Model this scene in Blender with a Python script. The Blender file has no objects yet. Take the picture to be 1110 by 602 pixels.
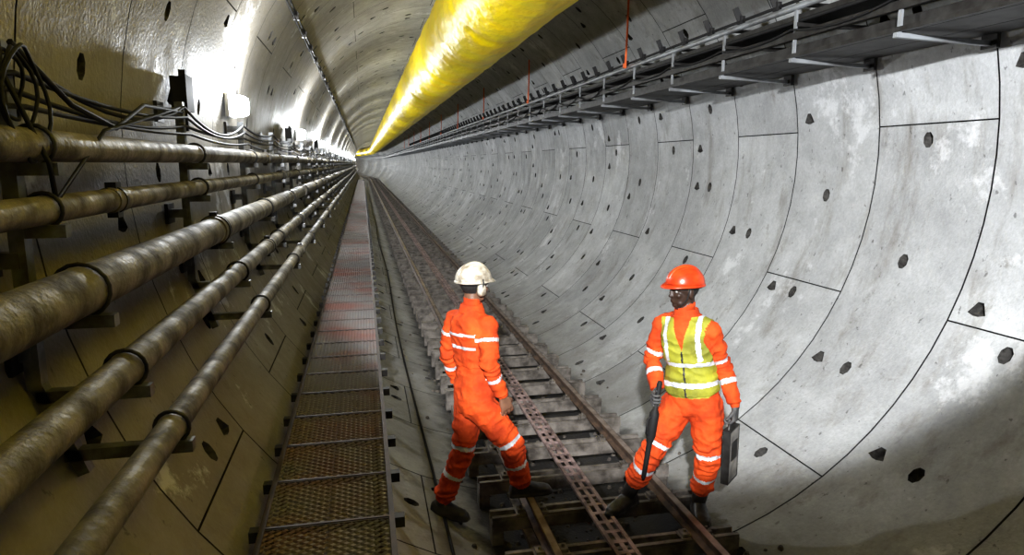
import bpy, bmesh, math, random
from mathutils import Vector, Matrix, noise
random.seed(7)
V = Vector
CX, CZ, R = 1.5, 0.06, 2.7
RW = 1.1
J0 = 3.9 - RW*10
NR = 168
def bend(x, y):
    d = max(0.0, y-100.0)
    return x - d*d/600.0

# ------------------------------------------------------------ materials
def new_mat(name):
    m = bpy.data.materials.new(name); m.use_nodes = True
    nt = m.node_tree
    for n in list(nt.nodes): nt.nodes.remove(n)
    out = nt.nodes.new('ShaderNodeOutputMaterial')
    b = nt.nodes.new('ShaderNodeBsdfPrincipled')
    nt.links.new(b.outputs[0], out.inputs[0])
    return m, nt, b
def N(nt, t, **kw):
    n = nt.nodes.new(t)
    for k, v in kw.items(): setattr(n, k, v)
    return n
def mixc(nt, fac, a, b, blend='MIX'):
    n = nt.nodes.new('ShaderNodeMix'); n.data_type = 'RGBA'; n.blend_type = blend
    for sock, val in ((n.inputs[0], fac), (n.inputs[6], a), (n.inputs[7], b)):
        if isinstance(val, bpy.types.NodeSocket): nt.links.new(val, sock)
        elif isinstance(val, (int, float)): sock.default_value = val
        else: sock.default_value = (*val, 1)
    return n.outputs[2]
def noise_n(nt, co, scale, detail=4, rough=0.55, stretch=None):
    if stretch:
        mp = N(nt, 'ShaderNodeMapping'); mp.inputs['Scale'].default_value = stretch
        nt.links.new(co, mp.inputs[0]); co = mp.outputs[0]
    n = N(nt, 'ShaderNodeTexNoise'); n.inputs['Scale'].default_value = scale
    n.inputs['Detail'].default_value = detail; n.inputs['Roughness'].default_value = rough
    nt.links.new(co, n.inputs['Vector'])
    return n.outputs[0]
def ramp(nt, fac, a, b):
    n = N(nt, 'ShaderNodeMapRange'); n.inputs[1].default_value = a; n.inputs[2].default_value = b
    nt.links.new(fac, n.inputs[0]); return n.outputs[0]
def mul(nt, f, k):
    n = N(nt, 'ShaderNodeMath', operation='MULTIPLY'); n.inputs[1].default_value = k
    nt.links.new(f, n.inputs[0]); return n.outputs[0]
def simple(name, c1, c2=None, scale=8, rough=0.6, metal=0.0, bump=0.0, bscale=None, lo=0.35, hi=0.65, rough2=None, spec=None):
    m, nt, b = new_mat(name)
    tc = N(nt, 'ShaderNodeTexCoord').outputs['Object']
    c2 = c2 or tuple(x*0.7 for x in c1)
    f = ramp(nt, noise_n(nt, tc, scale), lo, hi)
    nt.links.new(mixc(nt, f, c1, c2), b.inputs['Base Color'])
    b.inputs['Roughness'].default_value = rough
    b.inputs['Metallic'].default_value = metal
    if spec is not None: b.inputs['Specular IOR Level'].default_value = spec
    if rough2 is not None:
        mr = N(nt, 'ShaderNodeMapRange'); mr.inputs[3].default_value = rough; mr.inputs[4].default_value = rough2
        nt.links.new(f, mr.inputs[0]); nt.links.new(mr.outputs[0], b.inputs['Roughness'])
    if bump:
        bp = N(nt, 'ShaderNodeBump'); bp.inputs['Strength'].default_value = bump; bp.inputs['Distance'].default_value = 0.01
        nt.links.new(noise_n(nt, tc, bscale or scale*4), bp.inputs['Height'])
        nt.links.new(bp.outputs[0], b.inputs['Normal'])
    return m
def emis(name, col, s):
    m, nt, b = new_mat(name)
    b.inputs['Base Color'].default_value = (0.9, 0.9, 0.9, 1)
    b.inputs['Emission Color'].default_value = (*col, 1)
    b.inputs['Emission Strength'].default_value = s
    return m

def concrete():
    m, nt, b = new_mat('segment_concrete')
    tc = N(nt, 'ShaderNodeTexCoord').outputs['Object']
    sep = N(nt, 'ShaderNodeSeparateXYZ'); nt.links.new(tc, sep.inputs[0])
    n1 = ramp(nt, noise_n(nt, tc, 0.9, 5, 0.6), 0.35, 0.65)
    n2 = ramp(nt, noise_n(nt, tc, 3.5, 8, 0.7), 0.35, 0.7)
    n3 = ramp(nt, noise_n(nt, tc, 38, 3, 0.6), 0.3, 0.7)
    c = mixc(nt, n1, (0.65, 0.665, 0.67), (0.47, 0.48, 0.485))
    c = mixc(nt, n2, c, mixc(nt, 0.36, c, (0.2, 0.2, 0.2)))
    c = mixc(nt, n3, c, mixc(nt, 0.22, c, (0.12, 0.12, 0.12)))
    at = N(nt, 'ShaderNodeAttribute'); at.attribute_name = 'tone'
    c = mixc(nt, ramp(nt, at.outputs['Fac'], 0, 1), c, mixc(nt, 0.30, c, (0.1, 0.1, 0.1)))
    nx = N(nt, 'ShaderNodeMath', operation='MULTIPLY_ADD'); nx.inputs[1].default_value = 1.6
    nt.links.new(noise_n(nt, tc, 0.7, 3), nx.inputs[0]); nt.links.new(sep.outputs[0], nx.inputs[2])
    tan = N(nt, 'ShaderNodeMapRange'); tan.inputs[1].default_value = 1.7; tan.inputs[2].default_value = 0.1
    nt.links.new(nx.outputs[0], tan.inputs[0])
    c = mixc(nt, tan.outputs[0], c, mixc(nt, 0.78, c, (0.18, 0.155, 0.115)))
    # rust and mud streaks running down the segments
    st = ramp(nt, noise_n(nt, tc, 1.6, 6, 0.7, (2.2, 2.6, 0.5)), 0.53, 0.70)
    c = mixc(nt, mul(nt, st, 0.5), c, (0.17, 0.145, 0.11))
    st = ramp(nt, noise_n(nt, tc, 5, 6, 0.78), 0.60, 0.69)
    c = mixc(nt, mul(nt, st, 0.5), c, (0.15, 0.135, 0.11))
    st = ramp(nt, noise_n(nt, tc, 17, 4, 0.6, (1, 1, .6)), 0.66, 0.70)
    c = mixc(nt, mul(nt, st, 0.6), c, (0.06, 0.055, 0.05))
    ef = ramp(nt, noise_n(nt, tc, 1.3, 8, 0.72), 0.59, 0.65)
    c = mixc(nt, mul(nt, ef, 0.5), c, (0.80, 0.81, 0.82))
    mz = N(nt, 'ShaderNodeMath', operation='MULTIPLY_ADD'); mz.inputs[1].default_value = 0.6
    nt.links.new(noise_n(nt, tc, 2.4, 6, 0.65), mz.inputs[0]); nt.links.new(sep.outputs[2], mz.inputs[2])
    mud = N(nt, 'ShaderNodeMapRange'); mud.inputs[1].default_value = -1.8; mud.inputs[2].default_value = -2.28
    nt.links.new(mz.outputs[0], mud.inputs[0])
    c = mixc(nt, mul(nt, mud.outputs[0], 0.75), c, (0.14, 0.13, 0.11))
    # wet mud in the trough, with the shade between sleepers painted in
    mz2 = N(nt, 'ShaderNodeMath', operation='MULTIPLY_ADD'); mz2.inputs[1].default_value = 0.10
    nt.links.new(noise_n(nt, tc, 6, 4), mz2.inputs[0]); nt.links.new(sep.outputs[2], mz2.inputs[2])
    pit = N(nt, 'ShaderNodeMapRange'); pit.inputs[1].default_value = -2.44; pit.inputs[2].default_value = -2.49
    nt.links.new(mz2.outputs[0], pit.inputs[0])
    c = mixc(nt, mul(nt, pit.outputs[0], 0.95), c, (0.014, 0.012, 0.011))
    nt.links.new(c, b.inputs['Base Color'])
    mr = N(nt, 'ShaderNodeMapRange'); mr.inputs[3].default_value = 0.5; mr.inputs[4].default_value = 0.8
    nt.links.new(n2, mr.inputs[0]); nt.links.new(mr.outputs[0], b.inputs['Roughness'])
    bp = N(nt, 'ShaderNodeBump'); bp.inputs['Strength'].default_value = 0.4; bp.inputs['Distance'].default_value = 0.012
    ad = N(nt, 'ShaderNodeMath', operation='ADD')
    nt.links.new(noise_n(nt, tc, 5, 6, 0.6), ad.inputs[0]); nt.links.new(noise_n(nt, tc, 45, 3), ad.inputs[1])
    nt.links.new(ad.outputs[0], bp.inputs['Height']); nt.links.new(bp.outputs[0], b.inputs['Normal'])
    return m
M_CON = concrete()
M_JOINT = simple('joint_gasket', (0.022, 0.021, 0.02), rough=0.9)
M_POCKET = simple('shaded_pocket_concrete', (0.08, 0.076, 0.07), (0.02, 0.018, 0.016), 20, 0.9)  # recess shade put into the colour, darker than the lining concrete
M_PIPE = simple('dusty_painted_pipe', (0.20, 0.178, 0.13), (0.06, 0.051, 0.038), 7, 0.5, 0.15, 0.4, 40, 0.38, 0.66, 0.75)
M_GALV = simple('galvanised_steel', (0.22, 0.23, 0.24), (0.09, 0.086, 0.082), 12, 0.45, 0.5, 0.1)
M_DARK = simple('dark_steel', (0.06, 0.058, 0.055), (0.025, 0.022, 0.02), 10, 0.5, 0.6)
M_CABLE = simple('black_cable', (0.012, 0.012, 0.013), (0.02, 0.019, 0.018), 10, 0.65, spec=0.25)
M_RUST = simple('weathered_grating', (0.19, 0.18, 0.175), (0.21, 0.115, 0.10), 1.3, 0.5, 0.35, 0.3, 60, 0.45, 0.66)
M_RUST2 = simple('rusty_frame', (0.09, 0.068, 0.06), (0.045, 0.036, 0.032), 6, 0.6, 0.3)
M_SLP = simple('muddy_sleeper', (0.23, 0.205, 0.18), (0.065, 0.055, 0.046), 9, 0.55, 0.15, 0.5, 30)
M_RAIL = simple('rail_side_rust', (0.15, 0.095, 0.065), (0.05, 0.035, 0.028), 9, 0.6, 0.3)
M_RAILT = simple('rail_top_steel', (0.40, 0.33, 0.28), (0.19, 0.14, 0.11), 9, 0.4, 0.5)
M_PINK = simple('red_oxide_strip', (0.33, 0.24, 0.225), (0.13, 0.09, 0.08), 9, 0.55, 0.1, 0.2, 50, .4, .6)
M_TAPE = simple('orange_strap', (0.8, 0.16, 0.03), (0.6, 0.1, 0.02), 8, 0.6)
M_COND = simple('pale_conduit', (0.36, 0.38, 0.40), (0.16, 0.16, 0.16), 3, 0.45, 0.3)
M_STONE = simple('spoil_stone', (0.14, 0.12, 0.10), (0.05, 0.042, 0.036), 14, 0.9)
M_LAMP = emis('lamp_diffuser', (0.93, 0.97, 1.0), 30)
M_HOUS = simple('lamp_housing', (0.55, 0.55, 0.55), rough=0.5)

def duct_mat():
    m, nt, b = new_mat('yellow_duct_fabric')
    tc = N(nt, 'ShaderNodeTexCoord').outputs['Object']
    n1 = ramp(nt, noise_n(nt, tc, 1.5, 5, 0.6), 0.4, 0.7)
    n2 = ramp(nt, noise_n(nt, tc, 4, 7, 0.75, (1, 0.35, 1)), 0.56, 0.72)
    c = mixc(nt, n1, (1.0, 0.80, 0.0), (1.0, 0.68, 0.0))
    c = mixc(nt, mul(nt, n2, 0.5), c, (0.32, 0.21, 0.01))
    nt.links.new(c, b.inputs['Base Color'])
    b.inputs['Roughness'].default_value = 0.42
    b.inputs['Specular IOR Level'].default_value = 0.35
    bp = N(nt, 'ShaderNodeBump'); bp.inputs['Strength'].default_value = 1.0; bp.inputs['Distance'].default_value = 0.07
    nt.links.new(noise_n(nt, tc, 2.6, 4, 0.5, (1, 0.6, 1)), bp.inputs['Height'])
    nt.links.new(bp.outputs[0], b.inputs['Normal'])
    return m
M_DUCT = duct_mat()

# ------------------------------------------------------------ mesh builder
class MB:
    def __init__(s): s.v = []; s.f = []; s.m = []; s.s = []
    def add(s, vs, fs, mat=0, smooth=False):
        o = len(s.v); s.v += [tuple(p) for p in vs]
        for f in fs:
            s.f.append([i+o for i in f]); s.m.append(mat); s.s.append(smooth)
    def box(s, c, size, mat=0, rot=None):
        hx, hy, hz = size[0]/2, size[1]/2, size[2]/2
        vs = [V((x, y, z)) for x in (-hx, hx) for y in (-hy, hy) for z in (-hz, hz)]
        if rot is not None: vs = [rot @ p for p in vs]
        c = V(c); vs = [p+c for p in vs]
        s.add(vs, [(0, 1, 3, 2), (4, 6, 7, 5), (0, 4, 5, 1), (2, 3, 7, 6), (0, 2, 6, 4), (1, 5, 7, 3)], mat)
    def bar(s, a, b, w, h, mat=0, up=V((0, 0, 1))):
        a = V(a); b = V(b); d = (b-a).normalized()
        if abs(d.dot(up)) > 0.95: up = V((0, 1, 0))
        x = d.cross(up).normalized()*w/2; z = x.normalized().cross(d)*h/2
        vs = [a-x-z, a+x-z, a+x+z, a-x+z, b-x-z, b+x-z, b+x+z, b-x+z]
        s.add(vs, [(3, 2, 1, 0), (4, 5, 6, 7), (0, 1, 5, 4), (1, 2, 6, 5), (2, 3, 7, 6), (3, 0, 4, 7)], mat)
    def long(s, prof, ys, mat=0, smooth=False, cap=True):
        n = len(prof); vs = [(x, y, z) for y in ys for x, z in prof]; fs = []
        for k in range(len(ys)-1):
            for i in range(n):
                j = (i+1) % n
                fs.append((k*n+i, (k+1)*n+i, (k+1)*n+j, k*n+j))
        s.add(vs, fs, mat, smooth)
        if cap:
            s.add([(x, ys[0], z) for x, z in prof], [tuple(range(n))], mat)
            s.add([(x, ys[-1], z) for x, z in prof], [tuple(range(n-1, -1, -1))], mat)
    def tube(s, pts, r, n=10, mat=0, smooth=True, up=V((0, 0, 1))):
        pts = [V(p) for p in pts]; k = len(pts); rs = r if isinstance(r, (list, tuple)) else [r]*k
        vs = []; u = None
        for i, p in enumerate(pts):
            t = (pts[min(i+1, k-1)]-pts[max(i-1, 0)]).normalized()
            if u is None:
                u = t.cross(up)
                if u.length < 1e-3: u = t.cross(V((1, 0, 0)))
            u = (u - t*u.dot(t)).normalized(); w = t.cross(u)
            for j in range(n):
                a = 2*math.pi*j/n
                vs.append(p+(u*math.cos(a)+w*math.sin(a))*rs[i])
        fs = [(i*n+j, i*n+(j+1) % n, (i+1)*n+(j+1) % n, (i+1)*n+j) for i in range(k-1) for j in range(n)]
        s.add(vs, fs, mat, smooth)
        s.add(vs[:n], [tuple(range(n-1, -1, -1))], mat); s.add(vs[-n:], [tuple(range(n))], mat)
    def loft(s, secs, n=24, mat=0, smooth=True, p=2.0):
        vs = []
        for c, A, B in secs:
            for j in range(n):
                a = 2*math.pi*j/n; ca, sa = math.cos(a), math.sin(a)
                ca = math.copysign(abs(ca)**(2/p), ca); sa = math.copysign(abs(sa)**(2/p), sa)
                vs.append(V(c)+A*ca+B*sa)
        k = len(secs)
        fs = [(i*n+j, i*n+(j+1) % n, (i+1)*n+(j+1) % n, (i+1)*n+j) for i in range(k-1) for j in range(n)]
        fs.append(tuple(range(n-1, -1, -1))); fs.append(tuple((k-1)*n+j for j in range(n)))
        s.add(vs, fs, mat, smooth)
    def capsule(s, a, b, ra, rb, n=16):
        a = V(a); b = V(b); d = b-a; L = d.length; d.normalize()
        u = d.orthogonal().normalized(); w = d.cross(u)
        pr = [(-ra*math.cos(k*math.pi/10), ra*math.sin(k*math.pi/10)) for k in range(1, 6)]
        pr += [(L+rb*math.sin(k*math.pi/10), rb*math.cos(k*math.pi/10)) for k in range(0, 5)]
        s.loft([(a+d*t, u*r, w*r) for t, r in pr], n)
    def ell(s, c, X, Y, Z, n=18):
        secs = []
        for k in range(1, 12):
            t = math.pi*k/12
            secs.append((V(c)-Z*math.cos(t), X*math.sin(t), Y*math.sin(t)))
        s.loft(secs, n)
    def obj(s, name, mats, parent=None, dobend=False):
        me = bpy.data.meshes.new(name)
        vs = [(bend(x, y), y, z) for x, y, z in s.v] if dobend else s.v
        me.from_pydata(vs, [], s.f)
        for m in mats: me.materials.append(m)
        me.polygons.foreach_set('material_index', s.m)
        me.polygons.foreach_set('use_smooth', s.s)
        me.update()
        ob = bpy.data.objects.new(name, me); bpy.context.collection.objects.link(ob)
        if parent: ob.parent = parent
        return ob
def yst(a, b, step=2.0, far=4.0):
    ys = []; y = a
    while y < b:
        ys.append(y); y += step if y < 60 else far
    ys.append(b); return ys
def circ(x, z, r, n=14): return [(x+r*math.cos(2*math.pi*i/n), z+r*math.sin(2*math.pi*i/n)) for i in range(n)]
def wallx(z, side): return CX+side*math.sqrt(R*R-(z-CZ)**2)
def wallz(x, side=-1): return CZ+side*math.sqrt(R*R-(x-CX)**2)

# ------------------------------------------------------------ tunnel lining
def build_lining():
    NA = 72; da = 2*math.pi/NA
    parts = {n: dict(v=[], n=[], f=[], t=[], h=MB()) for n in ('wall_right', 'ceiling', 'wall_left', 'floor')}
    def part(i):
        d = i*5
        if d < 45 or d >= 325: return parts['wall_right']
        if d < 135: return parts['ceiling']
        if d < 235: return parts['wall_left']
        return parts['floor']
    def P(a, y, r=R): return (bend(CX+r*math.cos(a), y), y, CZ+r*math.sin(a))
    def addq(pr, pts, faces, tn):
        o = len(pr['v'])
        for a, y in pts:
            pr['v'].append(P(a, y)); pr['n'].append((-math.cos(a), 0, -math.sin(a))); pr['t'].append(tn)
        for f in faces: pr['f'].append([i+o for i in f])
    gj = 0.0065; ga = 0.0020
    ys_cell = [gj, 0.46, 0.72, 0.80, 1.03, RW-gj]
    for k in range(NR):
        y0 = J0+k*RW
        off = (-55 if (k % 2 == 0) else -25)
        joints = set(int(((off+60*j) % 360)/5) for j in range(6))
        segt = {}
        js = sorted(joints)
        detail = -3 < y0 < 48
        ph1 = (k*2) % 4; ph2 = (k*3+1) % 5
        for i in range(NA):
            pr = part(i)
            si = sum(1 for j in js if j <= i) % 6
            if si not in segt: segt[si] = random.random()
            tn = segt[si]
            a0 = i*da+(ga if i in joints else 0); a1 = (i+1)*da-(ga if (i+1) % NA in joints else 0)
            if not detail:
                addq(pr, [(a0, y0+gj), (a1, y0+gj), (a1, y0+RW-gj), (a0, y0+RW-gj)], [(0, 1, 2, 3)], tn); continue
            for c in range(5):
                ya, yb = y0+ys_cell[c], y0+ys_cell[c+1]
                kind = None
                if c == 1 and (i+ph1) % 4 == 0: kind = 'o'
                if c == 3 and (i+ph2) % 5 == 0: kind = 't'
                if kind and random.random() < 0.15: kind = None
                if not kind:
                    addq(pr, [(a0, ya), (a1, ya), (a1, yb), (a0, yb)], [(0, 1, 2, 3)], tn); continue
                am, ym = (a0+a1)/2, (ya+yb)/2
                hp = []
                flip = 1 if math.cos(am) > 0 else -1
                for j in range(8):
                    t = math.radians(22.5+45*j)
                    if kind == 'o': dy = 0.048*math.cos(t); ds = 0.062*math.sin(t)
                    else:
                        q = ((t-math.pi/2)) % (2*math.pi/3)
                        rr = 0.046/math.cos(q-math.pi/3)
                        dy = rr*math.cos(t); ds = rr*math.sin(t)*flip
                    hp.append((am+ds/R, ym+dy))
                if kind == 't' and flip < 0:
                    hp = [hp[(8-1-j) % 8] for j in range(8)]
                cs = [(a1, yb), (a1, ya), (a0, ya), (a0, yb)]
                faces = []
                for q in range(4):
                    p0, p1, p2 = 4+2*q, 4+2*q+1, 4+(2*q+2) % 8
                    faces.append((q, p0, p1)); faces.append((q, p1, p2, (q+1) % 4))
                addq(pr, cs+hp, faces, tn)
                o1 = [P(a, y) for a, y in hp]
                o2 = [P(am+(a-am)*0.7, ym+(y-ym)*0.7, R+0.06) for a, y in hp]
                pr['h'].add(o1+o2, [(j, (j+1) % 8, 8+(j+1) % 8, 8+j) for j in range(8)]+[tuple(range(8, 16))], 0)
    spans = {'wall_right': (-35, 45), 'ceiling': (45, 135), 'wall_left': (135, 235), 'floor': (235, 325)}
    for nm, pr in parts.items():
        me = bpy.data.meshes.new(nm); me.from_pydata(pr['v'], [], pr['f'])
        me.materials.append(M_CON)
        at = me.attributes.new('tone', 'FLOAT', 'POINT'); at.data.foreach_set('value', pr['t'])
        me.polygons.foreach_set('use_smooth', [True]*len(me.polygons))
        me.update()
        me.normals_split_custom_set_from_vertices(pr['n'])
        ob = bpy.data.objects.new(nm, me); bpy.context.collection.objects.link(ob)
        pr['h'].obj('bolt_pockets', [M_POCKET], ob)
        b = MB(); s0, s1 = spans[nm]; n = (s1-s0)//5+1
        ys = yst(J0, J0+NR*RW, 2.2, 2.2)
        vs = [(CX+(R+.07)*math.cos(math.radians(s0+5*i)), y, CZ+(R+.07)*math.sin(math.radians(s0+5*i))) for y in ys for i in range(n)]
        b.add(vs, [(q*n+i, q*n+i+1, (q+1)*n+i+1, (q+1)*n+i) for q in range(len(ys)-1) for i in range(n-1)])
        b.obj('joint_gaskets', [M_JOINT], ob, True)
build_lining()

# ------------------------------------------------------------ ventilation duct
def build_duct():
    b = MB(); x0, z0, r0 = 1.6, 1.94, 0.60
    n = 40; ys = []; y = -6.0
    while y < 170: ys.append(y); y += (0.1 if y < 25 else 0.5)
    vs = []
    for y in ys:
        ph = (y % 4.0)
        seam = math.exp(-((min(ph, 4-ph))/0.10)**2)
        hang = math.sin(math.pi*(y % 2.0)/2.0)
        for j in range(n):
            a = 2*math.pi*j/n
            r = r0*(1-0.045*seam)+0.018*noise.noise(V((math.cos(a)*1.5, y*1.3, math.sin(a)*1.5)))+0.009*noise.noise(V((math.cos(a)*6, y*5, math.sin(a)*6)))
            zz = r*math.sin(a)
            if math.sin(a) > 0: zz *= 1.0+0.05*(1-hang)*math.sin(a)**6
            vs.append((x0+r*math.cos(a), y, z0+zz))
    fs = [(i*n+j, i*n+(j+1) % n, (i+1)*n+(j+1) % n, (i+1)*n+j) for i in range(len(ys)-1) for j in range(n)]
    b.add(vs, fs, 0, True)
    b.long(circ(x0, z0+r0+0.05, 0.008, 6), yst(-6, 169), 1)
    y = -5
    while y < 60:
        b.bar((x0, y, z0+r0-0.02), (x0, y, wallz(x0, 1)+0.01), 0.012, 0.012, 1); y += 2.0
    b.obj('ventilation_duct', [M_DUCT, M_GALV], None, True)
build_duct()

# ------------------------------------------------------------ cable tray on the right
def build_tray():
    b = MB(); xo = 3.35; z = 0.80
    ys = yst(-5, 150)
    def rect(x0, x1, z0, z1): return [(x0, z0), (x1, z0), (x1, z1), (x0, z1)]
    wl = wallx(z, 1)
    b.long(circ(xo, 1.20, 0.026, 10), ys, 1, True)
    b.long(rect(xo-0.02, xo+0.025, 0.955, 1.01), ys, 2)
    b.long(rect(xo-0.02, xo+0.03, z+0.02, z+0.05), ys, 2)
    b.long(rect(xo+0.08, xo+0.42, z+0.03, z+0.05), ys, 2)
    b.long(rect(xo+0.08, xo+0.095, z+0.05, z+0.13), ys, 0)
    b.long(rect(xo+0.405, xo+0.42, z+0.05, z+0.11), ys, 2)
    b.long(rect(xo+0.43, wl-0.05, z+0.03, z+0.045), ys, 0)
    b.long(rect(xo+0.05, xo+0.35, 1.09, 1.10), ys, 0)
    b.long(rect(xo+0.05, xo+0.06, 1.10, 1.16), ys, 0)
    for i in range(7):
        b.long(circ(xo+0.15+0.037*i, z+0.07+0.006*(i % 2), 0.017, 8), ys, 3, True)
        b.long(circ(xo+0.09+0.037*i, 1.12+0.006*(i % 2), 0.016, 8), ys, 3, True)
    b.long(circ(xo+0.03, 1.10, 0.016, 8), ys, 3, True)
    b.long(circ(xo+0.0, 1.25, 0.014, 8), ys, 3, True)
    y = 0.6; k = 0
    while y < 75:
        x1 = wallx(z-0.02, 1)-0.002
        b.bar((xo-0.03, y, z), (x1, y, z-0.03), 0.035, 0.03, 1)
        b.bar((xo, y, z), (xo, y, 1.22), 0.016, 0.03, 1)
        b.bar((xo, y, 1.07), (wallx(1.09, 1)-0.003, y, 1.07), 0.04, 0.03, 2)
        b.bar((xo, y, 1.22), (wallx(1.24, 1)-0.003, y, 1.22), 0.03, 0.03, 2)
        b.box((x1-0.05, y, z+0.02), (0.03, 0.12, 0.16), 2)
        y += 1.1; k += 1
    y = 0.3
    while y < 50:
        b.box((xo-0.01, y, 1.255), (0.05, 0.05, 0.07), 3)
        b.bar((xo-0.02, y, 1.25), (xo-0.06, y+0.02, 1.36), 0.045, 0.05, 3)
        y += 0.55
    # drooping loops of cable tied along the tray edge
    y = 0.6
    while y < 45:
        s_ = random.uniform(.03, .10)
        pts = [(xo-0.035, y+1.1*i/8, 1.03-s_*4*(i/8)*(1-i/8)) for i in range(9)]
        b.tube(pts, 0.009, 6, 3); y += 1.1
    b.obj('cable_tray', [M_DARK, M_COND, M_DARK, M_CABLE], None, True)
    y = 3.2
    while y < 60:
        s = MB()
        s.tube([(xo-0.04, y, 1.23), (xo-0.02, y+0.02, 1.6), (xo-0.02, y, wallz(xo-0.02, 1)-0.003)], 0.014, 8)
        s.box((xo-0.05, y, 1.22), (0.03, 0.05, 0.06))
        s.obj('hanging_strap', [M_TAPE], None, True); y += 5.3
build_tray()

# ------------------------------------------------------------ pipes on the left
PIPES = [(-0.99, 0.055, 0.052), (-0.98, -0.145, 0.045), (-0.90, -0.405, 0.078), (-0.79, -0.672, 0.055), (-0.665, -0.885, 0.046)]
def build_pipes():
    for i, (x, z, r) in enumerate(PIPES):
        b = MB()
        b.long(circ(x, z, r, 24), yst(-4, 150), 0, True)
        y = 1.6+1.43*i
        while y < 80:
            b.long(circ(x, z, r*1.12, 24), [y-0.07, y+0.07], 0, True)
            b.long(circ(x, z, r*1.22, 24), [y-0.012, y+0.012], 1, True)
            b.box((x, y, z+r*1.28), (0.04, 0.06, 0.025), 1)
            b.box((x, y, z-r*1.28), (0.04, 0.06, 0.025), 1)
            y += 6.0
        b.obj('water_pipe', [M_PIPE, M_DARK], None, True)
    y = 2.4-2.1*2
    while y < 75:
        b = MB()
        b.bar((-1.055, y, 0.36), (-1.055, y, -0.72), 0.045, 0.05, 0)
        b.bar((-1.055, y, -0.70), (-0.94, y, -1.02), 0.045, 0.04, 0)
        for zz in (0.3, -0.3, -0.6):
            b.bar((wallx(zz, -1)+0.006, y, zz), (-1.05, y, zz), 0.06, 0.05, 0)
            b.box((wallx(zz, -1)+0.02, y, zz), (0.02, 0.14, 0.12), 1)
        for x, z, r in PIPES:
            w0 = max(-1.055, wallx(z-r-0.04, -1)+0.004)
            b.bar((w0, y, z-r-0.021), (x+r+0.02, y, z-r-0.021), 0.045, 0.04, 0)
            pts = [(x+(r+0.009)*math.cos(t), y, z+(r+0.009)*math.sin(t)) for t in [math.radians(-70+320*k/16) for k in range(17)]]
            b.tube(pts, 0.007, 8, 1, True, V((0, 1, 0)))
        b.obj('pipe_bracket', [M_GALV, M_DARK], None, True)
        y += 2.1
build_pipes()

def catenary(p, q, sag, n=10):
    p = V(p); q = V(q)
    return [p.lerp(q, i/n)-V((0, 0, sag*4*(i/n)*(1-i/n))) for i in range(n+1)]
def build_cables():
    b = MB()
    for k, (x, z, s) in enumerate([(-1.03, 0.22, 0.04), (-1.02, 0.27, 0.07), (-1.0, 0.17, 0.03), (-1.03, 0.33, 0.10)]):
        y = -1.8
        while y < 60:
            b.tube(catenary((x, y, z), (x, y+2.1, z), s*random.uniform(0.5, 1.4), 8), 0.009, 6); y += 2.1
    for k in range(3):
        r = 0.10+0.035*k; cx, cy, cz = -0.99+0.012*k, 2.30+0.02*k, 0.30-r*0.75
        b.tube([(cx+0.01*math.sin(3*t+k), cy+r*0.75*math.cos(t), cz+r*math.sin(t)) for t in [2*math.pi*j/22 for j in range(23)]], 0.006, 6)
    b.tube([(-1.02, 2.4, 0.36), (-0.98, 2.7, 0.2), (-0.97, 3.1, 0.14), (-1.0, 3.6, 0.27), (-1.04, 4.5, 0.3)], 0.010, 6)
    b.tube([(-1.02, 2.3, 0.3), (-0.93, 2.35, 0.0), (-0.96, 2.45, -0.12), (-0.95, 2.9, 0.12), (-1.04, 4.5, 0.33)], 0.008, 6)
    b.obj('power_cables', [M_CABLE], None, True)
    c = MB()
    x, z = -0.66, 1.63
    c.long(circ(x, z, 0.014, 8), yst(-3, 100), 0, True)
    c.long(circ(x-0.0, z-0.085, 0.009, 8), yst(-3, 100), 0, True)
    y = 0.5
    while y < 60:
        c.bar((x+.02, y, z-0.03), (x-0.02, y, z+0.02), 0.02, 0.05, 1); c.box((x-0.0, y, z-0.05), (0.06, 0.06, 0.05), 1); y += 1.1
    c.obj('lighting_conduit', [M_CABLE, M_DARK], None, True)
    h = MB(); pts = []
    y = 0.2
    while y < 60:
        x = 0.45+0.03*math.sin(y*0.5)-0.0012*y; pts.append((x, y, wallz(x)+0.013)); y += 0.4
    h.tube(pts, 0.011, 8); h.obj('handrail_shadow_line', [M_CABLE])  # thin dark strand standing in for the handrail's shadow on the concrete
build_cables()

for y in (4.75, 11.2, 17.6):
    b = MB()
    b.box((-1.10, y, 0.43), (0.08, 0.16, 0.2), 0); b.box((-1.055, y, 0.43), (0.02, 0.18, 0.22), 0)
    b.box((-1.08, y, 0.55), (0.04, 0.05, 0.05), 1)
    b.bar((-1.08, y, 0.34), (-1.08, y, 0.2), 0.03, 0.03, 1)
    b.obj('junction_box', [M_CABLE, M_DARK])

# ------------------------------------------------------------ lamps
def lamp(y, power, z=0.50):
    b = MB(); x = wallx(z, -1)+.022
    b.box((x+0.015, y, z), (0.03, 0.34, 0.20), 0)
    X = V((0, 1, 0)); Z = V((0, 0, 1))
    secs = [(V((x+.03+dx, y, z)), X*.15*f, Z*.095*f) for dx, f in ((0, 1), (.06, .98), (.10, .9), (.125, .75), (.132, .5))]
    b.loft(secs, 24, 1, True, 3.5)
    ob = b.obj('wall_lamp', [M_HOUS, M_LAMP], None, True)
    ld = bpy.data.lights.new('lamp_light', 'POINT'); ld.energy = power; ld.color = (0.92, 0.96, 1.0); ld.shadow_soft_size = 0.05
    lo = bpy.data.objects.new('lamp_light', ld); bpy.context.collection.objects.link(lo)
    lo.location = (bend(x+0.21, y), y, z+0.12); lo.parent = ob
for k in range(0, 26):
    y = 6.6+6.3*k
    if y > 85 and k % 2: continue
    lamp(y, (115 if k == 0 else 165) if y < 85 else 420)
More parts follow.
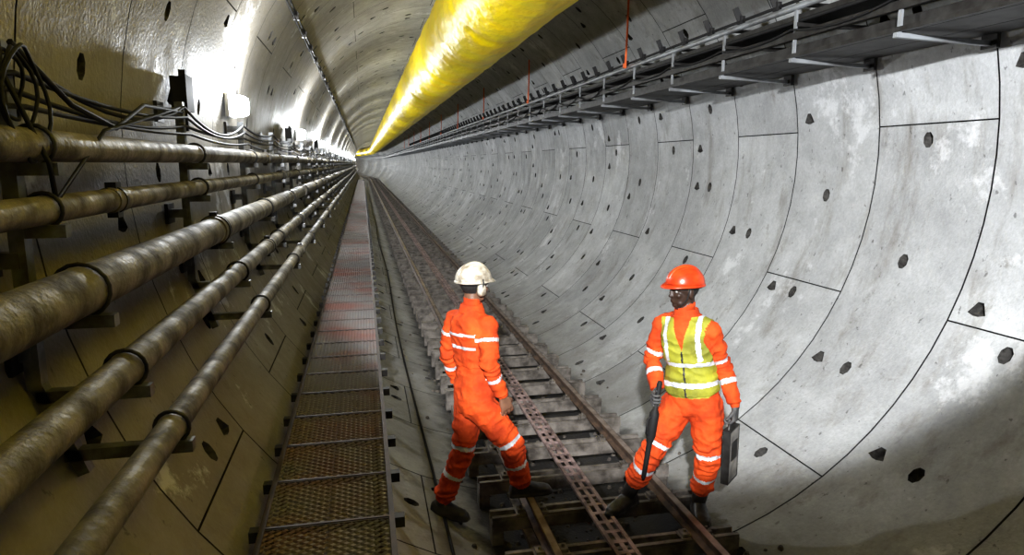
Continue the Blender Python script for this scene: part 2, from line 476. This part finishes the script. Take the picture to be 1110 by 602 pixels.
# added unseen key light behind the camera; cone edge shapes the dark lower-right arc
b = MB()
FL = V((-0.55, -1.6, 1.25)); d = V((.385, .92, -.06)).normalized()
b.bar(FL-d*0.12, FL, 0.34, 0.26, 0); b.bar(FL, FL+d*0.01, 0.30, 0.22, 1)
b.bar(FL-d*0.06, (wallx(1.25, -1)+0.03, -1.75, 1.25), 0.04, 0.04, 0)
fo = b.obj('added_key_lamp', [M_DARK, M_LAMP])
ld = bpy.data.lights.new('added_key_spot', 'SPOT'); ld.energy = 4100; ld.spot_size = math.radians(53); ld.spot_blend = 0.16; ld.shadow_soft_size = 0.07; ld.color = (0.95, 0.97, 1.0)
lo = bpy.data.objects.new('added_key_spot', ld); bpy.context.collection.objects.link(lo)
lo.location = FL+d*0.04; lo.rotation_euler = d.to_track_quat('-Z', 'Y').to_euler(); lo.parent = fo

# ------------------------------------------------------------ walkway
def build_walkway():
    b = MB(); x0, x1, z = -0.49, 0.075, -1.6
    ys = yst(-2, 130)
    for xx in (x0, x1):
        b.long([(xx-0.012, z-0.05), (xx+0.012, z-0.05), (xx+0.012, z+0.010), (xx-0.012, z+0.010)], ys, 1)
    b.long([(-0.215, z-0.04), (-0.2, z-0.04), (-0.2, z-0.008), (-0.215, z-0.008)], ys, 1)
    nx = 10; w = (x1-x0)/nx
    y = -1.0
    while y < 70:
        l = 0.042 if y < 14 else (0.084 if y < 30 else 0.2)
        h = 0.0040 if y < 14 else (0.010 if y < 30 else 0.03)
        for i in range(nx):
            xa = x0+i*w; xm = xa+w/2; xb = xa+w
            for (p, q) in (((xa, y), (xm, y+l/2)), ((xm, y+l/2), (xb, y)), ((xa, y), (xm, y-l/2)), ((xm, y-l/2), (xb, y))):
                b.add([(p[0], p[1]-h, z-0.006), (q[0], q[1]-h, z-0.006), (q[0], q[1]+h, z+0.002), (p[0], p[1]+h, z+0.002)], [(0, 1, 2, 3)], 0)
        y += l
    y = 0.2
    while y < 70:
        b.box(((x0+x1)/2, y, z-0.012), (x1-x0+0.08, 0.03, 0.03), 1)
        b.box(((x0+x1)/2, y, z+0.004), (x1-x0, 0.012, 0.006), 1)
        b.box((x1+0.035, y, z-0.02), (0.045, 0.05, 0.05), 2)
        b.box((x0-0.035, y, z-0.02), (0.04, 0.05, 0.05), 2)
        xs = x1-0.06
        b.bar((xs, y, z-.02), (xs, y, wallz(xs-.02)+0.004), 0.04, 0.04, 1)
        b.bar((x0+0.03, y, z-0.02), (x0+0.03, y, wallz(x0+0.01)+0.004), 0.04, 0.04, 1)
        y += 0.46
    b.obj('grated_walkway', [M_RUST, M_RUST2, M_DARK], None, True)
build_walkway()

# ------------------------------------------------------------ track
def build_track():
    b = MB(); ZT = -2.33
    y = -0.48
    while y < 110:
        for o in (-.045, .045):
            b.box((1.512, y+o, ZT-0.02), (1.5, 0.030, 0.04), 0)
            b.box((1.512, y+o*1.3, ZT-0.06), (1.5, 0.010, 0.08), 0)
        b.box((1.512, y, ZT-0.05), (1.48, 0.06, 0.02), 0)
        for sx in (0.80, 2.22):
            b.bar((sx, y, ZT-0.05), (sx, y, wallz(sx)+0.012), 0.08, 0.10, 0)
        for rx in (1.038, 1.987):
            b.box((rx, y, ZT+0.001), (0.22, 0.11, 0.008), 0)
            for sx in (-1, 1):
                b.box((rx+sx*0.075, y, ZT+0.014), (0.05, 0.07, 0.026), 0)
                b.tube([(rx+sx*0.075, y, ZT+0.02), (rx+sx*0.075, y, ZT+0.045)], 0.011, 6, 0)
        y += 0.52
    for rx in (1.038, 1.987):
        ys = yst(-2, 165)
        pr = [(-.045, 0), (.045, 0), (.045, .008), (.008, .018), (.008, .052), (.026, .058), (.026, .078), (-.026, .078), (-.026, .058), (-.008, .052), (-.008, .018), (-.045, .008)]
        b.long([(rx+x, ZT+z+.004) for x, z in pr], ys, 1)
        b.long([(rx-.021, ZT+.0815), (rx+.021, ZT+.0815), (rx+.021, ZT+.084), (rx-.021, ZT+.084)], ys, 2)
    for xx in (1.405, 1.525):
        b.long([(xx, ZT), (xx+0.025, ZT), (xx+0.025, ZT+0.02), (xx, ZT+0.02)], yst(-2, 110), 3)
    y = -1
    while y < 60:
        b.box((1.48, y, ZT+0.010), (0.12, 0.035, 0.010), 3)
        b.box((1.48, y+.06, ZT+0.010), (0.03, 0.09, 0.008), 3)
        y += 0.12
    for xx in (0.97, 2.05):
        b.long([(xx, ZT-0.13), (xx+0.06, ZT-0.13), (xx+0.06, ZT-0.10), (xx, ZT-0.10)], yst(-2, 110), 0)
    b.obj('railway_track', [M_SLP, M_RAIL, M_RAILT, M_PINK], None, True)
    s = MB()
    for i in range(1100):
        x = random.gauss(1.5, 0.45); y = random.uniform(1.5, 1.5+18*random.random()**0.7)
        if abs(x-1.5) > 1.1: continue
        r = random.uniform(0.008, 0.03); z = wallz(x)+r*0.42
        vs = []
        for j in range(6):
            vs.append(V((x+r*math.cos(j*1.047)*random.uniform(.7, 1.2), y+r*math.sin(j*1.047)*random.uniform(.7, 1.2), z-r*0.4)))
        for j in range(6):
            vs.append(V((x+0.6*r*math.cos(j*1.047)*random.uniform(.7, 1.2), y+0.6*r*math.sin(j*1.047)*random.uniform(.7, 1.2), z+r*0.5)))
        s.add(vs, [(j, (j+1) % 6, 6+(j+1) % 6, 6+j) for j in range(6)]+[tuple(range(6, 12))])
    s.obj('spoil_rubble', [M_STONE])
build_track()

# ------------------------------------------------------------ people
M_OR = simple('orange_coverall', (0.70, 0.092, 0.016), (0.40, 0.045, 0.010), 6, 0.85, 0, 0.6, 26, spec=.25)
M_SIL = simple('reflective_tape', (0.64, 0.67, 0.70), (0.44, 0.46, 0.48), 20, 0.4)
M_VEST = simple('yellow_vest', (0.36, 0.35, 0.03), (0.18, 0.18, 0.02), 5, 0.75, 0, 0.5, 24)
M_BOOT = simple('black_boot', (0.022, 0.021, 0.02), (0.05, 0.045, 0.04), 12, 0.45)
M_SK1 = simple('skin_brown', (0.20, 0.10, 0.06), (0.15, 0.075, 0.045), 20, 0.5)
M_SK2 = simple('skin_dark', (0.045, 0.024, 0.016), (0.03, 0.016, 0.011), 20, 0.5)
M_GLV = simple('work_glove', (0.05, 0.05, 0.052), (0.10, 0.095, 0.09), 20, 0.7)
M_HAIR = simple('short_hair', (0.012, 0.01, 0.009), (0.02, 0.018, 0.016), 60, 0.8, 0, 0.6, 200)
M_HW = simple('white_helmet', (0.56, 0.52, 0.44), (0.25, 0.21, 0.155), 16, 0.4, 0, 0, None, .42, .62)
M_HO = simple('orange_helmet', (0.70, 0.075, 0.015), (0.46, 0.04, 0.01), 10, 0.3)
M_STRAP = simple('helmet_strap', (0.02, 0.02, 0.02), rough=0.7)
M_EYE = simple('eye_white', (0.4, 0.38, 0.36), (0.35, 0.33, 0.31), 10, 0.3)

UP = V((0, 0, 1))
def right_of(f): return V((f.y, -f.x, 0)).normalized()
def person(name, d):
    mb = MB(); bones = []
    Pv, Nk = V(d['pelvis']), V(d['neck'])
    hf = V(d['hipf']).normalized(); sf = V(d['shf']).normalized(); kf = V(d['headf']).normalized()
    hr, sr = right_of(hf), right_of(sf)
    ax = (Nk-Pv)
    secs = []
    for t, hw, hd, fo in [(-.20, .06, .06, 0), (-.13, .13, .115, -.01), (0, .168, .126, -.01), (.18, .160, .120, -.005), (.36, .146, .106, .0), (.58, .162, .119, .005), (.76, .174, .125, .005), (.86, .160, .112, -.005), (.94, .112, .088, -.01), (1.0, .076, .070, 0), (1.05, .064, .062, 0.005)]:
        r = (hr.lerp(sr, max(0, min(1, t)))).normalized(); f = UP.cross(r).normalized()
        secs.append((Pv+ax*t+f*fo, r*hw, f*hd))
    mb.loft(secs, 28, p=2.2)
    bones.append((Pv, Pv+ax*0.9, .13, .13, 'torso'))
    bones.append((Pv+ax*.86-sr*.085, Pv+ax*.86+sr*.085, .09, .09, 'torso'))
    bones.append((Nk, Nk+ax.normalized()*0.02, .085, .075, 'torso'))
    for sd, key in ((1, 'R'), (-1, 'L')):
        hip = Pv+hr*sd*0.086+V((0, 0, -0.03)); kn = V(d['knee'+key]); an = V(d['ankle'+key])
        mb.capsule(hip, hip.lerp(kn, .5), .107, .095); mb.capsule(hip.lerp(kn, .5), kn, .095, .075)
        bones.append((hip, kn, .105, .075, 'thigh'+key))
        mid = kn.lerp(an, .45)
        ct = d['cuff']
        mb.capsule(kn, mid, .075, .072)
        ce = kn.lerp(an, ct); dn = (an-kn).normalized()
        u = dn.orthogonal().normalized(); w = dn.cross(u)
        mb.loft([(mid, u*.072, w*.072), (kn.lerp(an, ct*.9), u*.070, w*.070), (ce, u*.075, w*.075)], 18)
        bones.append((kn, ce, .075, .070, 'shin'+key))
        mb.capsule(mid, an, .056, .050)
        bones.append((ce+dn*0.03, an, .056, .052, 'boot'))
        fd = V(d['toe'+key]).normalized(); fl = right_of(fd); g = d['ground'+key]
        fs = []
        for s_, hw, h in [(-.085, .022, .05), (-.075, .036, .085), (-.03, .043, .11), (.02, .045, .115), (.07, .047, .092), (.12, .052, .074), (.165, .050, .066), (.195, .038, .055), (.21, .018, .035)]:
            fs.append((V((an.x, an.y, g+h/2))+fd*s_, fl*hw, UP*(h/2)))
        mb.loft(fs, 20, p=2.8)
        fs = [(V((an.x, an.y, g+.014))+fd*s_, fl*hw, UP*.014) for s_, hw in [(-.092, .03), (-.07, .044), (0, .048), (.05, .044), (.12, .057), (.17, .054), (.205, .035), (.217, .02)]]
        mb.loft(fs, 16, p=4)
        bones.append((V((an.x, an.y, g+.04))-fd*.05, V((an.x, an.y, g+.04))+fd*.19, .06, .06, 'boot'))
    for sd, key in ((1, 'R'), (-1, 'L')):
        sh = Nk+sr*sd*0.155+V((0, 0, -0.093))
        el = V(d['elbow'+key]); wr = V(d['wrist'+key])
        mb.capsule(Nk+sr*sd*.06+V((0, 0, -.065)), sh, .058, .067)
        mb.capsule(sh, el, .067, .056); bones.append((sh, el, .069, .056, 'uarm'+key))
        cu = el.lerp(wr, .92); dn = (wr-el).normalized(); u = dn.orthogonal().normalized(); w = dn.cross(u)
        mb.capsule(el, el.lerp(wr, .5), .056, .050)
        mb.loft([(el.lerp(wr, .45), u*.050, w*.050), (el.lerp(wr, .85), u*.043, w*.043), (cu, u*.045, w*.045)], 16)
        bones.append((el, cu, .056, .044, 'farm'+key))
        mb.capsule(el.lerp(wr, .7), wr, .03, .027)
        hd = V(d['hand'+key][0]).normalized(); pn = V(d['hand'+key][1]); pn = (pn-hd*pn.dot(hd)).normalized()
        curl = d['hand'+key][2]; ths = d['hand'+key][3]
        ll = hd.cross(pn).normalized()*ths
        mb.loft([(wr-hd*.01, ll*.027, pn*.02), (wr+hd*.02, ll*.034, pn*.019), (wr+hd*.055, ll*.043, pn*.016), (wr+hd*.085, ll*.044, pn*.0135), (wr+hd*.097, ll*.038, pn*.009)], 18, p=2.6)
        bones.append((wr+hd*.02, wr+hd*.10, .04, .04, 'hand'))
        for i, L in enumerate((.072, .082, .076, .060)):
            o = .036-.024*i; base = wr+hd*.086+ll*o; dd = (hd+ll*(o*2.2)).normalized()
            p = base; ang = 0
            for q, fr in enumerate((.45, .32, .23)):
                ang += curl*(0.8, 1.1, .8)[q]
                dv = dd*math.cos(ang)+pn*math.sin(ang)
                p2 = p+dv*L*fr; mb.capsule(p, p2, .0095-.0006*q, .009-.0006*q, 10)
                bones.append((p, p2, .009, .009, 'hand')); p = p2
        tb = wr+hd*.03+ll*.028; t1 = tb+(hd*.6+ll*.7+pn*.35).normalized()*.036; t2 = t1+(hd*.85+ll*.1+pn*.6).normalized()*.03
        mb.capsule(tb, t1, .014, .0115, 10); mb.capsule(t1, t2, .011, .0095, 10)
        bones.append((tb, t2, .012, .011, 'hand'))
    hr_ = right_of(kf); kf = (UP.cross(hr_)).normalized()
    hu = hr_.cross(kf).normalized()
    Hc = Nk+UP*.158+kf*.025
    mb.capsule(Nk-UP*.02, Hc-UP*.05-kf*.012, .060, .055)
    bones.append((Nk+UP*.055, Hc-UP*.06, .050, .05, 'skin'))
    def E(f, r, u, sx, sy, sz): mb.ell(Hc+kf*f+hr_*r+hu*u, hr_*sx, kf*sy, hu*sz)
    E(-.005, 0, .025, .076, .096, .092)
    E(.022, 0, -.035, .060, .070, .082)
    E(.050, 0, -.095, .030, .032, .022)
    E(.035, .028, -.078, .026, .035, .026); E(.035, -.028, -.078, .026, .035, .026)
    E(.080, 0, .012, .048, .014, .012)
    E(.093, 0, -.018, .010, .014, .026); E(.098, 0, -.036, .016, .014, .011)
    E(.082, 0, -.062, .024, .012, .007); E(.081, 0, -.074, .022, .012, .008)
    for s_ in (1, -1):
        E(.060, s_*.036, -.030, .022, .022, .020)
        E(-.004, s_*.076, -.018, .009, .019, .031)
    bones.append((Hc+hu*.02-kf*.01, Hc-hu*.05+kf*.035, .09, .07, 'skin'))
    tmp = mb.obj(name+'_tmp', [])
    md = tmp.modifiers.new('r', 'REMESH'); md.mode = 'VOXEL'; md.voxel_size = 0.0056
    m2 = tmp.modifiers.new('s', 'SMOOTH'); m2.factor = .5; m2.iterations = 2
    dg = bpy.context.evaluated_depsgraph_get()
    me = bpy.data.meshes.new_from_object(tmp.evaluated_get(dg))
    bpy.data.objects.remove(tmp)
    mats = [M_OR, M_SIL, M_VEST, M_BOOT, d['skin'], d['glove'], M_HAIR]
    me.materials.clear()
    for m in mats: me.materials.append(m)
    segs = []
    for a, b_, ra, rb, lb in bones:
        a = V(a); b_ = V(b_); dd = b_-a; segs.append((a, dd, max(dd.length_squared, 1e-9), dd.length, ra, rb, lb))
    def classify(co):
        best = 1e9; res = None
        for a, dd, l2, L, ra, rb, lb in segs:
            t = (co-a).dot(dd)/l2; t = 0 if t < 0 else (1 if t > 1 else t)
            q = (co-(a+dd*t)).length-(ra+(rb-ra)*t)
            if q < best: best = q; res = (lb, t, t*L)
        return res
    def tl(co):
        rel = co-Pv; h = rel.dot(ax)/ax.length_squared
        r = (hr.lerp(sr, max(0, min(1, h)))).normalized(); f = UP.cross(r)
        return h, rel.dot(r)-ax.dot(r)*h, rel.dot(f)-ax.dot(f)*h
    labels = [classify(v.co) for v in me.vertices]
    nrm = [v.normal.copy() for v in me.vertices]
    for v, (lb, t, L), nn in zip(me.vertices, labels, nrm):
        co = v.co.copy()
        if lb in ('skin', 'hand'): continue
        if lb == 'boot': v.co = co+nn*0.002*noise.noise(co*30); continue
        w = noise.noise(V((co.x*9, co.y*9, co.z*16)))*.010+(.4-abs(noise.noise(V((co.x*12+5, co.y*12, co.z*17)))))*.018
        if lb[:4] in ('uarm', 'farm', 'thig', 'shin'):
            jn = (1-t) if lb[:4] in ('uarm', 'thig') else t
            k = math.exp(-(jn/0.35)**2)
            w += k*.0075*math.sin(L*110+noise.noise(co*10)*8)
            if lb[:4] == 'shin': w += .006*math.exp(-((1-t)/.25)**2)*math.sin(L*100+noise.noise(co*9)*7)
        else:
            h, r, f = tl(co)
            if d['vest'] and 0.10 < h < 1.0 and lb == 'torso': w += .012
            if not d['vest'] and abs(h-.36) < .04: w -= .008
        v.co = co+nn*w
    def facemat(co, lb, t, L):
        if lb == 'hand': return 5
        if lb == 'boot': return 3
        if lb == 'skin':
            q = co-Hc
            if q.dot(kf) < -.02 and q.dot(hu) > -.045: return 6
            return 4
        if lb[:4] == 'uarm':
            return 1 if (d['band_uarm'][0] < t < d['band_uarm'][1]) else 0
        if lb[:4] == 'farm': return 1 if .38 < t < .50 else 0
        if lb[:4] == 'thig': return 1 if .85 < t < .93 else 0
        if lb[:4] == 'shin': return 1 if d['band_shin'][0] < t < d['band_shin'][1] else 0
        h, r, f = tl(co)
        if d['vest']:
            if h < .08: return 0
            if h > .98: return 0
            if f > 0 and h > .62 and abs(r) < (h-.62)*.16: return 0
            if .20 < h < .255 or (.44 < h < .485): return 1
            if .09 < abs(r) < .118 and h > .50: return 1
            if f > 0 and abs(r) < .006 and h < .62: return 3
            return 2
        if (.60 < h < .63 or .74 < h < .77): return 1
        return 0
    mi = []
    for p in me.polygons:
        lb, t, L = labels[p.vertices[0]]
        mi.append(facemat(p.center, lb, t, L))
    me.polygons.foreach_set('material_index', mi)
    me.polygons.foreach_set('use_smooth', [True]*len(me.polygons))
    root = bpy.data.objects.new(name, me); bpy.context.collection.objects.link(root)
    h = MB(); c = Hc+hu*.034-kf*.004
    secs = []
    for k in range(0, 12):
        t = math.pi/2*k/11.4
        secs.append((c+hu*(.112*math.sin(t)**.95), hr_*(.105*math.cos(t)**.85+.001), kf*(.126*math.cos(t)**.85+.001)))
    h.loft(secs, 32, 0, True, 2.1)
    n = 40; ring = []
    for (e, dz) in ((-.006, 0.0), (.0, .012), (.008, -.002), (.008, -.008), (-.006, -.006)):
        for j in range(n):
            a = 2*math.pi*j/n; fr = max(0, math.sin(a))**3
            ee = e*(1+3.8*fr) if e > 0 else e
            ring.append(c+hr_*(.104+ee)*math.cos(a)+kf*(.126+ee)*math.sin(a)+hu*(dz-(.010*fr if e > .005 else 0)))
    fcs = [(i*n+j, i*n+(j+1) % n, (i+1)*n+(j+1) % n, (i+1)*n+j) for i in range(4) for j in range(n)]
    h.add(ring, fcs, 0, True)
    for off, wd in ((0, .013), (.035, .007), (-.035, .007)):
        pts = [c+hr_*off+hu*(.113*math.sin(t))*(1 if off == 0 else .95)+kf*(.124*math.cos(t))*(1 if off == 0 else .93) for t in [math.radians(22+136*k/14) for k in range(15)]]
        h.tube(pts, wd, 8, 0)
    for s_ in (1, -1):
        h.tube([c+hr_*s_*.096+kf*.02, c+hr_*s_*.080+kf*.03-hu*.08, Hc+hr_*s_*.045+kf*.05-hu*.10, Hc+kf*.055-hu*.118], .004, 6, 1)
    h.tube([c+hr_*.09*math.cos(t)+kf*(.108*math.sin(t))-hu*.012 for t in [2*math.pi*j/24 for j in range(25)]], .008, 6, 1)
    if d.get('muffs'):
        for s_ in (1, -1):
            m0 = Hc+hr_*s_*.082-kf*.004-hu*.02
            h.loft([(m0-hr_*s_*.006, kf*.03, hu*.038), (m0+hr_*s_*.012, kf*.032, hu*.042), (m0+hr_*s_*.028, kf*.024, hu*.032)], 16, 2, True, 2.6)
            h.tube([m0+hr_*s_*.02, c+hr_*s_*.115+hu*.0, c+hr_*s_*.108+hu*.02], .005, 6, 1)
    h.obj('safety_helmet', [d['helmet'], M_STRAP, M_HW], root)
    e = MB(); pu = MB()
    for s_ in (1, -1):
        e.ell(Hc+kf*.076+hr_*s_*.031-hu*.006, hr_*.012, kf*.008, hu*.007, 12)
        pu.ell(Hc+kf*.0805+hr_*s_*.031-hu*.006, hr_*.005, kf*.005, hu*.005, 10)
    e.obj('eyes', [M_EYE], root)
    pu.obj('pupils', [M_STRAP], root)
    cb = MB(); vs = []; nn = 28
    for rr, zz in ((.088, -.012), (.080, .012), (.072, .038), (.066, .040), (.066, .0)):
        for j in range(nn):
            a = math.radians(20+320*j/(nn-1))+math.pi/2
            vs.append(Nk+UP*(zz)+sr*rr*math.cos(a)+UP.cross(sr)*rr*math.sin(a)+UP.cross(sr)*.004)
    cb.add(vs, [(i*nn+j, i*nn+j+1, (i+1)*nn+j+1, (i+1)*nn+j) for i in range(4) for j in range(nn-1)], 0, True)
    cb.obj('collar', [M_OR], root)
    return root

left = dict(pelvis=(0.69, 4.34, -1.56), neck=(0.665, 4.36, -0.950), hipf=(.96, .28, 0), shf=(.80, .60, 0), headf=(.90, .44, 0),
    kneeR=(0.91, 4.22, -1.86), ankleR=(0.985, 4.25, -2.165), toeR=(1, .03, 0), groundR=-2.245,
    kneeL=(0.61, 4.42, -1.955), ankleL=(0.46, 4.45, -2.335), toeL=(.75, -.6, 0), groundL=-2.43,
    elbowR=(0.745, 4.14, -1.27), wristR=(0.84, 4.18, -1.50), elbowL=(0.52, 4.52, -1.28), wristL=(0.60, 4.60, -1.52),
    handR=((.35, 0, -1), (-.3, 1, 0), .45, 1), handL=((.2, 0, -1), (.3, -1, 0), .35, -1),
    skin=M_SK1, glove=M_SK1, helmet=M_HW, vest=False, cuff=.86, band_uarm=(.32, .41), band_shin=(.48, .56), muffs=True)
person('tunnel_worker', left)
right = dict(pelvis=(2.035, 3.88, -1.51), neck=(1.985, 3.92, -0.945), hipf=(-.7, -.72, 0), shf=(-.74, -.67, 0), headf=(-.99, -.10, 0),
    kneeR=(1.79, 3.91, -1.83), ankleR=(1.70, 4.10, -2.235), toeR=(-.85, -.5, 0), groundR=-2.33,
    kneeL=(2.12, 3.80, -1.89), ankleL=(2.13, 3.92, -2.235), toeL=(-.3, -1, 0), groundL=-2.33,
    elbowR=(1.83, 4.07, -1.27), wristR=(1.80, 3.91, -1.45), elbowL=(2.205, 3.83, -1.27), wristL=(2.225, 3.69, -1.50),
    handR=((-.722, -.658, -.212), (.676, -.725, -.05), .95, 1), handL=((0, -.05, -1), (-.66, .75, 0), .95, -1),
    skin=M_SK2, glove=M_GLV, helmet=M_HO, vest=True, cuff=.66, band_uarm=(.72, .82), band_shin=(.50, .61))
person('tunnel_worker', right)

# held items
b = MB()
G = V((1.762, 3.832, -1.47)); td = V((-.13, .02, -1)).normalized()
p0 = G-td*.12; dd = td*.66
b.tube([p0+dd*t for t in (0, .02, .28, .32, .55, .60, .62, .97, 1)], [.013, .017, .017, .031, .031, .022, .018, .015, .008], 14)
b.tube([p0+dd*.34+V((-.02, -.01, 0)), p0+dd*.36+V((-.055, -.03, 0)), p0+dd*.5+V((-.05, -.03, 0)), p0+dd*.55+V((-.015, 0, 0))], .006, 8)
b.obj('handheld_lance', [M_CABLE])
b = MB()
c = V((2.213, 3.700, -1.815)); rot = Matrix.Rotation(math.radians(42), 3, 'Z')
b.box(c, (.17, .045, .34), 0, rot)
for s_ in (-1, 1):
    b.box(c+rot @ V((s_*.085, 0, 0)), (.008, .049, .35), 1, rot); b.box(c+rot @ V((0, 0, s_*.17)), (.18, .049, .008), 1, rot)
b.box(c+rot @ V((0, -.025, .03)), (.10, .005, .12), 1, rot)
b.tube([c+rot @ V((-.055, 0, .17)), c+rot @ V((-.05, 0, .205)), c+rot @ V((.05, 0, .205)), c+rot @ V((.055, 0, .17))], .009, 8, 1)
b.obj('instrument_case', [simple('case_grey', (.30, .285, .26), (.12, .11, .10), 12, .6), M_DARK])

# ------------------------------------------------------------ camera, world
cam = bpy.data.cameras.new('camera'); co = bpy.data.objects.new('camera', cam); bpy.context.collection.objects.link(co)
cam.sensor_width = 36; cam.lens = 740/1110*36; cam.clip_start = 0.05; cam.clip_end = 400
psi, th = math.radians(12.18), math.radians(9.51)
F = V((math.sin(psi)*math.cos(th), math.cos(psi)*math.cos(th), -math.sin(th)))
co.location = (0, 0, 0); co.rotation_euler = F.to_track_quat('-Z', 'Y').to_euler()
bpy.context.scene.camera = co
w = bpy.data.worlds.new('world'); w.use_nodes = True; bpy.context.scene.world = w
w.node_tree.nodes['Background'].inputs[0].default_value = (0.02, 0.02, 0.022, 1)
vs_ = bpy.context.scene.view_settings
vs_.view_transform = 'Standard'
for lk in ('Standard - Medium High Contrast', 'Medium High Contrast', 'High Contrast'):
    try:
        vs_.look = lk; break
    except Exception as ex: pass
